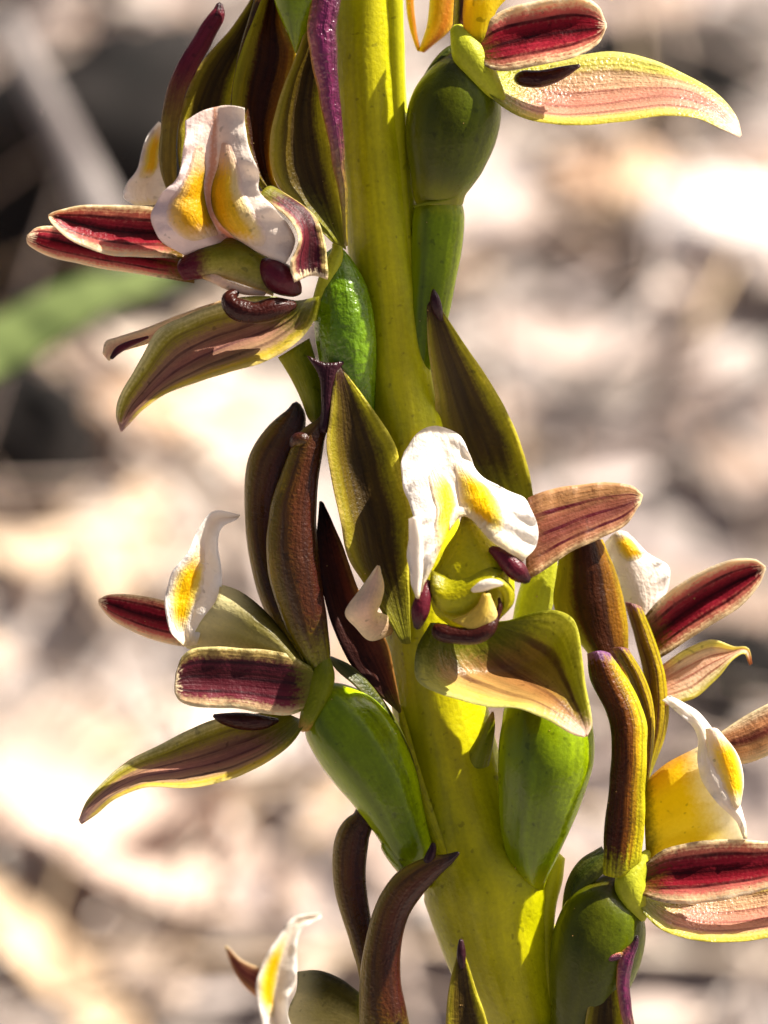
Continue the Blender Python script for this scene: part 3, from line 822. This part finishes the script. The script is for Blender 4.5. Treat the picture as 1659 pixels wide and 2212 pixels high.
sheet(C, 'lateral_sepal', 'sepal_olive', [((118, 108, 70, 20, -10, -40), [(922, 660), (924, 740), (938, 850), (946, 930), (975, 1020), (1045, 1090)]), ((122, 90, 30, -5, -30, -60), [(934, 645), (962, 750), (1000, 850), (1040, 940), (1070, 1020), (1100, 1090)]),
      ((118, 90, 40, 5, -20, -50), [(946, 655), (1000, 738), (1062, 830), (1112, 925), (1142, 1015), (1154, 1085)])], thick=7, ruffle=1)
tube(C, 'sepal_tip', 'maroon_tip', [(936, 626, 124, 3), (939, 645, 126, 11), (944, 668, 120, 12), (953, 692, 108, 5)], n=14, m=16)
LC = sheet(C, 'labellum', 'white_lip', [((130, 200, 270, 285), [(871, 975), (866, 1030), (884, 1090), (896, 1130), (881, 1180), (885, 1250), (900, 1302)]),
      ((105, 200, 275, 290), [(904, 934), (915, 1010), (930, 1075), (942, 1125), (944, 1165), (935, 1195), (924, 1245)]),
      ((95, 175, 220, 235), [(942, 920), (962, 1000), (982, 1060), (991, 1092), (993, 1104), (993, 1110), (994, 1116)]),
      ((98, 192, 268, 285), [(985, 936), (1015, 1010), (1042, 1048), (1060, 1084), (1068, 1110), (1070, 1135), (1066, 1172)]),
      ((112, 186, 260, 270), [(1006, 958), (1036, 1028), (1088, 1056), (1132, 1076), (1158, 1130), (1160, 1178), (1132, 1214)])], ruffle=9, freq=3.2, nu=37, nv=64, thick=7, crump=4)
patch(C, 'callus', 'callus', LC, 0.16, 0.53, 0.26, 1.0, 10, side=LS(LC), taper=0.3)
patch(C, 'callus', 'callus', LC, 0.48, 0.86, 0.26, 1.0, 10, side=LS(LC), taper=0.3)
sheet(C, 'lip_lobe', 'white_lip', [((286, 300), [(884, 1122), (884, 1170), (890, 1230), (898, 1290)]), ((300, 310), [(896, 1116), (902, 1170), (903, 1230), (901, 1292)]), ((290, 298), [(908, 1124), (914, 1180), (913, 1240), (905, 1294)])], nu=9, nv=24, ruffle=2)
sheet(C, 'petal', 'petal_brown', [((110, 90, 50), [(1138, 1256), (1190, 1222), (1240, 1188), (1292, 1166), (1350, 1136), (1384, 1090)]), ((90, 60, 40), [(1135, 1160), (1200, 1145), (1262, 1120), (1320, 1098), (1360, 1084), (1388, 1074)]),
      ((70, 50, 40), [(1140, 1075), (1190, 1058), (1250, 1047), (1312, 1042), (1362, 1048), (1388, 1068)])][::-1], ruffle=2, thick=7)
sheet(C, 'petal', 'cream_fold', [((95, 190, 200), [(845, 1372), (800, 1384), (768, 1356), (745, 1322), (780, 1270), (814, 1224)]), ((95, 215, 190), [(850, 1352), (815, 1352), (795, 1335), (790, 1305), (806, 1262), (817, 1222)]),
      ((95, 180, 205), [(852, 1335), (828, 1325), (815, 1320), (824, 1300), (830, 1262), (819, 1224)])], nv=34, thick=7)
sheet(C, 'dorsal_sepal', 'dorsal_front', [((150, 240, 290, 300), [(930, 1345), (902, 1395), (896, 1450), (912, 1480), (965, 1503), (1050, 1526), (1120, 1530), (1185, 1556), (1236, 1586), (1262, 1592)]),
      ((130, 150, 250, 296), [(985, 1350), (985, 1395), (1005, 1430), (1040, 1460), (1090, 1480), (1135, 1496), (1175, 1514), (1215, 1540), (1245, 1570), (1264, 1590)]),
      ((130, 130, 230, 296), [(1050, 1345), (1085, 1375), (1120, 1405), (1150, 1430), (1180, 1455), (1205, 1480), (1225, 1508), (1242, 1540), (1255, 1570), (1266, 1590)]),
      ((140, 190, 250, 298), [(1100, 1340), (1150, 1324), (1198, 1318), (1236, 1334), (1252, 1376), (1258, 1425), (1266, 1480), (1275, 1530), (1279, 1566), (1268, 1591)])], nu=25, nv=56, thick=7)
tube(C, 'column', 'column', [(1003, 1108, 205, 3), (1008, 1140, 212, 24), (1014, 1180, 214, 56), (1020, 1225, 214, 84), (1020, 1270, 212, 92), (1012, 1310, 205, 82), (1008, 1345, 190, 50)], flat=0.75, m=56, n=40, jit=5)
sheet(C, 'column_wing', 'column', [((262, 262), [(932, 1232), (970, 1246), (1010, 1232), (1050, 1222), (1088, 1232)]), ((280, 284), [(930, 1268), (962, 1288), (1000, 1284), (1032, 1262), (1066, 1254)]), ((262, 282), [(940, 1306), (965, 1328), (1000, 1332), (1030, 1312), (1048, 1284)])], nu=15, nv=30, thick=14)
sheet(C, 'column_wing', 'column', [((284, 270), [(1044, 1262), (1076, 1246), (1106, 1266), (1110, 1300), (1086, 1330)]), ((296, 284), [(1048, 1272), (1075, 1258), (1097, 1275), (1098, 1303), (1083, 1326)]), ((288, 272), [(1050, 1282), (1072, 1270), (1084, 1286), (1084, 1306), (1078, 1320)])], nu=11, nv=28, thick=7)
tube(C, 'rostellum', 'white_lip', [(1020, 1275, 292, 5), (1042, 1266, 298, 12), (1065, 1260, 300, 10), (1085, 1262, 296, 4)], n=14, m=18)  # white tube standing in for the highlight on the column
sheet(C, 'stigma', 'stigma', [((300, 292), [(1046, 1280), (1030, 1308), (1005, 1328), (974, 1340)]), ((310, 304), [(1050, 1282), (1046, 1315), (1036, 1338), (1018, 1360)]), ((300, 296), [(1056, 1280), (1068, 1306), (1074, 1328), (1070, 1350)])], nu=11, nv=18, thick=12)
tube(C, 'anther', 'anther', [(944, 1350, 270, 8), (952, 1364, 282, 19), (985, 1372, 292, 19), (1025, 1373, 298, 19), (1054, 1360, 298, 17), (1070, 1338, 292, 9), (1080, 1312, 288, 6), (1078, 1292, 284, 3)], n=18, m=40)
tube(C, 'column_lobe', 'maroon_lobe', [(1060, 1186, 255, 8), (1090, 1205, 268, 20), (1118, 1234, 272, 22), (1140, 1254, 266, 10)], n=18, m=22)
tube(C, 'column_lobe', 'maroon_lobe', [(924, 1256, 262, 8), (916, 1288, 276, 17), (907, 1322, 280, 20), (901, 1356, 274, 8)], n=18, m=22)
sheet(C, 'bract', 'bract', [((40, 84, 100, 112, 120), [(985, 1700), (1005, 1640), (1030, 1595), (1048, 1562), (1062, 1538)]), ((60, 96, 110, 117, 122), [(1015, 1705), (1030, 1645), (1044, 1600), (1055, 1568), (1064, 1538)]),
      ((40, 78, 94, 108, 120), [(1048, 1700), (1058, 1645), (1066, 1600), (1069, 1566), (1066, 1538)])], nv=26)

# ---- left flower below
D = flower(690, 1490, 90, 'lower left flower facing left, dark maroon petal above a drooping mauve sepal')
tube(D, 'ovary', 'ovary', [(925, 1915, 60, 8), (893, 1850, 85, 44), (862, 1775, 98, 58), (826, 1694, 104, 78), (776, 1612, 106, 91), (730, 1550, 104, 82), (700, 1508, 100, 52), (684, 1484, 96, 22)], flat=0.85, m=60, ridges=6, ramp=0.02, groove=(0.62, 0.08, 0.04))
sheet(D, 'bract', 'bract_dark', [((120, 118, 110), [(708, 1420), (730, 1450), (775, 1490), (830, 1560), (872, 1640), (898, 1720)]), ((100, 100, 100), [(714, 1418), (760, 1444), (810, 1500), (856, 1570), (888, 1650), (906, 1730)]),
      ((85, 85, 90), [(722, 1420), (775, 1452), (828, 1512), (872, 1590), (902, 1670), (914, 1740)])], nu=11, nv=28)
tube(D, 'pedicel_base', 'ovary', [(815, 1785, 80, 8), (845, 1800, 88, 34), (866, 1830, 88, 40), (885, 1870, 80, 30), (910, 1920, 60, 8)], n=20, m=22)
tube(D, 'flower_base', 'bract', [(700, 1420, 130, 14), (698, 1460, 140, 26), (688, 1500, 140, 26), (672, 1540, 140, 24), (655, 1575, 138, 12)], n=18, m=24)
tube(D, 'lateral_sepal', 'sepal_rolled', [(640, 872, 50, 9), (636, 900, 54, 26), (612, 950, 58, 46), (583, 1010, 60, 50), (568, 1090, 60, 41), (572, 1190, 62, 36), (600, 1285, 70, 40), (640, 1370, 84, 36), (680, 1450, 100, 14)], flat=0.7, m=70, groove=(0.52, 0.25, 0.06))
tube(D, 'lateral_sepal', 'sepal_rolled', [(708, 880, 100, 5), (696, 915, 108, 15), (670, 955, 114, 31), (648, 1030, 118, 41), (632, 1120, 120, 52), (634, 1220, 124, 57), (655, 1320, 128, 49), (682, 1410, 132, 32), (696, 1490, 134, 12)], flat=0.75, m=70, groove=(0.40, 0.15, 0.04))
tube(D, 'sepal_tip', 'sepal_rolled', [(630, 965, 118, 6), (640, 952, 124, 15), (656, 950, 126, 16), (670, 965, 120, 6)], n=14, m=14)
sheet(D, 'lateral_sepal', 'sepal_red', [((60, 70, 100), [(690, 1084), (684, 1180), (702, 1300), (748, 1420), (805, 1490), (862, 1540)]), ((50, 60, 104), [(694, 1082), (714, 1180), (742, 1290), (795, 1400), (835, 1480), (864, 1540)]),
      ((55, 80, 110), [(700, 1088), (742, 1182), (778, 1282), (835, 1385), (855, 1470), (866, 1538)])])
LD = sheet(D, 'labellum', 'white_lip', [((70, 130, 130), [(519, 1112), (462, 1104), (430, 1140), (404, 1192), (368, 1242), (357, 1302), (366, 1360), (398, 1398)]), ((60, 90, 120), [(516, 1116), (466, 1122), (445, 1160), (432, 1215), (415, 1260), (402, 1310), (398, 1355), (410, 1396)]),
      ((70, 110, 130), [(514, 1120), (478, 1142), (472, 1190), (480, 1240), (476, 1285), (455, 1318), (438, 1350), (425, 1392)])], ruffle=4, freq=2.5, crump=5, nu=21)
patch(D, 'callus', 'callus', LD, 0.02, 0.72, 0.33, 0.92, 5, side=LS(LD))
sheet(D, 'lip_base', 'lip_base', [((100, 120, 130), [(476, 1262), (520, 1278), (565, 1312), (610, 1362), (645, 1412), (670, 1450)]), ((140, 160, 150), [(466, 1300), (510, 1318), (555, 1348), (600, 1386), (640, 1428), (665, 1460)]),
      ((130, 150, 150), [(432, 1345), (480, 1362), (530, 1382), (590, 1410), (635, 1440), (662, 1468)]), ((100, 110, 140), [(402, 1400), (460, 1420), (520, 1430), (580, 1440), (630, 1456), (660, 1475)])], nu=21, nv=30)
sheet(D, 'petal', 'petal', [((40, 20), [(430, 1400), (350, 1388), (290, 1366), (240, 1338), (214, 1305)]), ((50, 30), [(430, 1352), (350, 1338), (290, 1322), (245, 1306), (213, 1298)]), ((40, 20), [(430, 1318), (345, 1294), (285, 1284), (235, 1284), (213, 1294)])], nv=26)
sheet(D, 'petal', 'petal_shaded', [((150, 195, 190), [(668, 1530), (610, 1546), (510, 1531), (430, 1528), (390, 1516), (376, 1496)]), ((150, 165, 185), [(690, 1482), (610, 1474), (510, 1466), (430, 1462), (392, 1462), (377, 1474)]),
      ((150, 175, 175), [(672, 1440), (612, 1410), (510, 1399), (430, 1398), (396, 1416), (380, 1450)])], ruffle=2, thick=7)
tube(D, 'anther', 'anther', [(462, 1546, 130, 4), (485, 1553, 140, 13), (525, 1558, 146, 19), (565, 1560, 142, 16), (600, 1556, 130, 5)], n=18, m=24)
sheet(D, 'dorsal_sepal', 'dorsal', [((150, 200, 190), [(662, 1560), (622, 1614), (560, 1656), (490, 1686), (410, 1702), (320, 1700), (250, 1726), (210, 1758), (176, 1780)]), ((90, 110, 170), [(640, 1550), (580, 1592), (510, 1622), (440, 1640), (370, 1652), (300, 1672), (240, 1704), (200, 1740), (174, 1778)]),
      ((80, 90, 150), [(610, 1535), (540, 1542), (470, 1552), (400, 1580), (335, 1614), (275, 1644), (222, 1690), (188, 1730), (171, 1770)])], thick=6.5, nv=50)

# ---- right flower behind
F_ = flower(1200, 1300, -40, 'right flower turned away, maroon petal and white lip behind brown sepals')
tube(F_, 'pedicel', 'lit_pedicel', [(1130, 1400, -30, 30), (1150, 1320, -20, 40), (1168, 1250, -15, 36), (1185, 1190, -10, 20)], n=18, m=20)
sheet(F_, 'lateral_sepal', 'sepal_brown', [((30, 20, 30), [(1214, 1168), (1202, 1240), (1197, 1310), (1235, 1370), (1290, 1440), (1340, 1560)]), ((60, 55, 40), [(1258, 1164), (1268, 1230), (1278, 1310), (1290, 1380), (1320, 1450), (1355, 1560)]),
      ((20, 20, 30), [(1302, 1166), (1332, 1240), (1354, 1330), (1358, 1390), (1358, 1460), (1372, 1560)])], thick=7)
sheet(F_, 'lateral_sepal', 'sepal_backlit', [((0, 20), [(1350, 1300), (1372, 1380), (1390, 1460), (1395, 1560), (1385, 1680)]), ((15, 40), [(1368, 1304), (1395, 1380), (1418, 1460), (1420, 1560), (1395, 1682)]), ((0, 20), [(1386, 1312), (1418, 1390), (1440, 1480), (1442, 1570), (1402, 1684)])], thick=6.5)
LF = sheet(F_, 'labellum', 'white_lip', [((-60, -50), [(1300, 1180), (1322, 1240), (1345, 1300), (1378, 1360)]), ((-40, -30), [(1330, 1150), (1362, 1215), (1385, 1280), (1395, 1350)]), ((-50, -50), [(1356, 1150), (1400, 1195), (1448, 1232), (1420, 1330)])], ruffle=5, nv=28)
patch(F_, 'callus', 'callus', LF, 0.35, 0.95, 0.0, 0.35, 5, side=LS(LF))
sheet(F_, 'petal', 'petal', [((0, 10, 0), [(1382, 1342), (1432, 1288), (1500, 1242), (1570, 1211), (1625, 1207), (1653, 1222)]), ((-20, -10, 0), [(1395, 1388), (1462, 1334), (1530, 1288), (1590, 1254), (1635, 1234), (1654, 1226)]), ((0, 20, 0), [(1410, 1432), (1472, 1392), (1534, 1352), (1602, 1308), (1640, 1264), (1654, 1230)])])
sheet(F_, 'dorsal_sepal', 'dorsal_backlit', [((30, 30, 0), [(1430, 1526), (1500, 1508), (1550, 1464), (1582, 1426), (1608, 1412), (1620, 1438)]), ((0, -10, 0), [(1425, 1480), (1480, 1448), (1530, 1424), (1578, 1408), (1612, 1404), (1623, 1436)]), ((0, 0, 0), [(1425, 1440), (1480, 1402), (1535, 1382), (1585, 1396), (1616, 1400), (1626, 1434)])])

# ---- right flower below, cut by the frame
E = flower(1350, 1910, 90, 'lower right flower cut by the right edge, gold lit lip over a red petal')
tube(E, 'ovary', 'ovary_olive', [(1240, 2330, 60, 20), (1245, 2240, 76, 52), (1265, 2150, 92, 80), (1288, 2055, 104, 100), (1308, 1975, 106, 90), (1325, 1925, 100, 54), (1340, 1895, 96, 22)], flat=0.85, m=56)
sheet(E, 'bract', 'bract_dark', [((70, 90, 80), [(1208, 2010), (1222, 1910), (1252, 1858), (1300, 1828)]), ((95, 120, 110), [(1222, 2000), (1246, 1918), (1275, 1880), (1310, 1846)]), ((90, 120, 120), [(1245, 1975), (1265, 1930), (1290, 1900), (1322, 1872)])], nv=26)
tube(E, 'flower_base', 'lit_pedicel', [(1400, 1840, 130, 8), (1378, 1872, 136, 24), (1362, 1905, 140, 34), (1368, 1945, 140, 30), (1390, 1985, 138, 10)], n=18, m=24)
sheet(E, 'lateral_sepal', 'sepal_edge_backlit', [((150, 170, 150), [(1268, 1412), (1276, 1470), (1312, 1545), (1321, 1610), (1316, 1700), (1306, 1790), (1303, 1890)]), ((165, 195, 170), [(1292, 1406), (1318, 1470), (1352, 1545), (1358, 1620), (1354, 1700), (1348, 1790), (1335, 1895)]),
      ((140, 160, 150), [(1318, 1412), (1366, 1484), (1396, 1560), (1397, 1630), (1393, 1710), (1392, 1790), (1382, 1875)])], thick=12, ruffle=2, nv=60)
sheet(E, 'lateral_sepal', 'sepal_backlit', [((90, 100), [(1322, 1400), (1360, 1470), (1388, 1550), (1390, 1640), (1385, 1720)]), ((110, 115), [(1340, 1398), (1380, 1470), (1402, 1550), (1400, 1640), (1388, 1722)]), ((90, 95), [(1358, 1402), (1396, 1470), (1414, 1550), (1408, 1640), (1392, 1722)])], nv=30)
sheet(E, 'lip_base', 'lip_base_glow', [((100, 90), [(1392, 1690), (1440, 1648), (1500, 1618), (1535, 1600)]), ((130, 130), [(1392, 1760), (1450, 1718), (1505, 1690), (1550, 1680)]), ((130, 140), [(1394, 1820), (1460, 1785), (1530, 1765), (1590, 1750)]), ((110, 110), [(1396, 1880), (1460, 1845), (1540, 1830), (1608, 1815)])], nu=23, nv=26)
sheet(E, 'labellum', 'white_lip', [((120, 150, 150), [(1432, 1514), (1482, 1556), (1506, 1590), (1508, 1650), (1520, 1695), (1552, 1738), (1590, 1775), (1606, 1812)]), ((120, 165, 160), [(1440, 1506), (1498, 1546), (1524, 1590), (1532, 1650), (1548, 1695), (1576, 1736), (1602, 1772), (1610, 1812)]),
      ((110, 150, 140), [(1448, 1502), (1510, 1540), (1548, 1590), (1562, 1650), (1578, 1695), (1596, 1730), (1610, 1772), (1613, 1812)])], ruffle=7, freq=3.4, crump=6, nu=21)
sheet(E, 'callus', 'callus', [((160, 160), [(1524, 1574), (1530, 1640), (1552, 1694), (1585, 1742)]), ((165, 165), [(1540, 1572), (1572, 1632), (1586, 1690), (1592, 1744)]), ((130, 130), [(1552, 1576), (1594, 1630), (1607, 1690), (1598, 1742)])], nu=13, nv=24)
sheet(E, 'petal', 'petal_tan', [((60, 60), [(1555, 1640), (1610, 1650), (1680, 1620), (1750, 1570)]), ((65, 65), [(1550, 1600), (1610, 1598), (1680, 1566), (1750, 1530)]), ((60, 60), [(1550, 1585), (1610, 1546), (1680, 1510), (1750, 1490)])], nv=24)
sheet(E, 'petal', 'petal', [((160, 190, 180), [(1372, 1928), (1440, 1950), (1540, 1948), (1640, 1925), (1740, 1890), (1800, 1850)]), ((140, 150, 170), [(1366, 1905), (1440, 1888), (1540, 1880), (1640, 1872), (1740, 1860), (1802, 1845)]), ((150, 160, 150), [(1384, 1872), (1440, 1832), (1540, 1814), (1640, 1816), (1740, 1826), (1800, 1838)])], ruffle=2)
sheet(E, 'dorsal_sepal', 'dorsal_pale', [((150, 210, 190), [(1376, 1935), (1392, 1975), (1436, 2012), (1510, 2032), (1600, 2034), (1700, 2020), (1800, 2016), (1880, 2050)]), ((110, 100, 160), [(1390, 1930), (1440, 1958), (1510, 1978), (1590, 1980), (1690, 1968), (1800, 1976), (1882, 2046)]),
      ((90, 60, 120), [(1410, 1925), (1470, 1925), (1540, 1915), (1620, 1900), (1710, 1896), (1810, 1930), (1884, 2042)])], thick=7, nv=46)

# ---- lower flowers, cut by the bottom edge
G_ = flower(800, 2230, 90, 'bottom left flower, its two dark erect sepals curving up beside the stem')
tube(G_, 'lateral_sepal', 'sepal_rolled', [(780, 1728, 90, 8), (784, 1765, 80, 24), (762, 1808, 74, 36), (754, 1875, 72, 37), (762, 1950, 76, 33), (782, 2030, 84, 27), (800, 2110, 92, 24), (815, 2230, 96, 24)], flat=0.75, m=60, groove=(0.55, 0.2, 0.05))
tube(G_, 'lateral_sepal', 'sepal_rolled', [(990, 1842, 190, 4), (968, 1856, 188, 13), (930, 1876, 182, 26), (882, 1912, 174, 37), (846, 1970, 166, 38), (826, 2050, 162, 40), (822, 2130, 160, 46), (832, 2240, 156, 56), (835, 2330, 140, 50)], flat=0.75, m=70)
tube(G_, 'sepal_tip', 'maroon_tip', [(936, 1822, 190, 5), (934, 1836, 190, 9), (925, 1862, 186, 12), (912, 1885, 180, 5)], n=14, m=14)
LG = sheet(G_, 'labellum', 'white_lip', [((-380, -330, -300), [(690, 1972), (640, 1980), (604, 2020), (568, 2080), (553, 2130), (562, 2190), (580, 2260)]), ((-390, -350, -320), [(692, 1976), (648, 1992), (622, 2030), (600, 2080), (592, 2130), (596, 2190), (605, 2260)]), ((-380, -330, -300), [(694, 1980), (655, 2004), (640, 2040), (640, 2090), (636, 2130), (622, 2170), (640, 2260)])], ruffle=3)
patch(G_, 'callus', 'callus', LG, 0.0, 0.6, 0.25, 0.85, 4, side=LS(LG))
sheet(G_, 'lip_base', 'lip_base', [((20, 20), [(642, 2098), (690, 2096), (740, 2116), (785, 2150)]), ((50, 40), [(640, 2140), (690, 2140), (740, 2160), (785, 2190)]), ((40, 30), [(622, 2190), (690, 2200), (740, 2215), (790, 2230)]), ((20, 20), [(650, 2250), (700, 2260), (745, 2265), (790, 2270)])], nu=17, nv=22)
sheet(G_, 'petal', 'petal_brown', [((-360, -400), [(590, 2170), (552, 2152), (512, 2112), (486, 2045)]), ((-360, -400), [(590, 2130), (556, 2118), (518, 2092), (488, 2044)]), ((-360, -400), [(590, 2090), (556, 2088), (520, 2072), (490, 2042)])], nv=18)

K1 = flower(1300, 2300, 110, 'sepal tips of the flower at the bottom right, purple and pointed')
sheet(K1, 'lateral_sepal', 'sepal_olive', [((150, 160), [(1308, 2076), (1284, 2130), (1264, 2212), (1255, 2330)]), ((155, 150), [(1312, 2074), (1308, 2130), (1302, 2212), (1300, 2330)]), ((150, 160), [(1318, 2078), (1332, 2130), (1346, 2212), (1350, 2330)])], nv=28)
tube(K1, 'sepal_margin', 'purple_edge', [(1376, 2022, 185, 4), (1370, 2042, 184, 9), (1352, 2074, 180, 17), (1345, 2120, 176, 15), (1352, 2180, 174, 13), (1362, 2240, 172, 13), (1368, 2330, 165, 12)], n=16, flat=0.8, jit=3)
tube(K1, 'sepal_tip', 'purple_edge', [(1304, 2078, 176, 4), (1320, 2070, 180, 8), (1345, 2064, 182, 8), (1360, 2060, 182, 4)], n=12, m=14)
K2 = flower(1010, 2300, 150, 'olive pointed sepal with a dark tip in front of the stem, cut by the bottom edge')
sheet(K2, 'lateral_sepal', 'sepal_olive', [((210, 220), [(990, 2056), (972, 2120), (963, 2200), (958, 2330)]), ((215, 200), [(997, 2050), (1000, 2120), (1005, 2200), (1010, 2330)]), ((210, 220), [(1003, 2056), (1026, 2130), (1052, 2205), (1080, 2330)])], nv=28)
tube(K2, 'sepal_tip', 'maroon_tip', [(996, 2030, 214, 5), (996, 2048, 216, 9), (996, 2068, 216, 10), (998, 2092, 214, 5)], n=14, m=16)

# ------------------------------------------------------------------ pollen and dust caught on the plant
def dust():
    r = random.Random(31)
    src = [o for o in sc.objects if o.type == 'MESH' and o.parent is not None and o.name.split('.')[0] in
           ('stem', 'ovary', 'lateral_sepal', 'dorsal_sepal', 'petal', 'pedicel', 'column')]
    V, F = [], []
    for _ in range(260):
        o = r.choice(src)
        me = o.data
        v = me.vertices[r.randrange(len(me.vertices))]
        org = np.array(o.parent['origin'][:])
        p = org + np.array(v.co) + np.array(v.normal) * 0.0015
        if v.normal.dot(Vector(FWD)) > 0.1 or p[2] < 8:
            continue
        q = r.uniform(0.0018, 0.0045)
        b = len(V)
        for dx, dy, dz in ((1, 0, 0), (-1, 0, 0), (0, 1, 0), (0, -1, 0), (0, 0, 1), (0, 0, -1)):
            V.append(p + q * np.array([dx * r.uniform(.7, 1.3), dy * r.uniform(.7, 1.3), dz * r.uniform(.7, 1.3)]))
        for t in ((0, 2, 4), (2, 1, 4), (1, 3, 4), (3, 0, 4), (2, 0, 5), (1, 2, 5), (3, 1, 5), (0, 3, 5)):
            F.append(tuple(b + i for i in t))
    o = link('pollen_dust', np.array(V), F, np.zeros((len(V), 2)), 'cream_fold', orchid)
    o['kind'] = 'stuff'
dust()
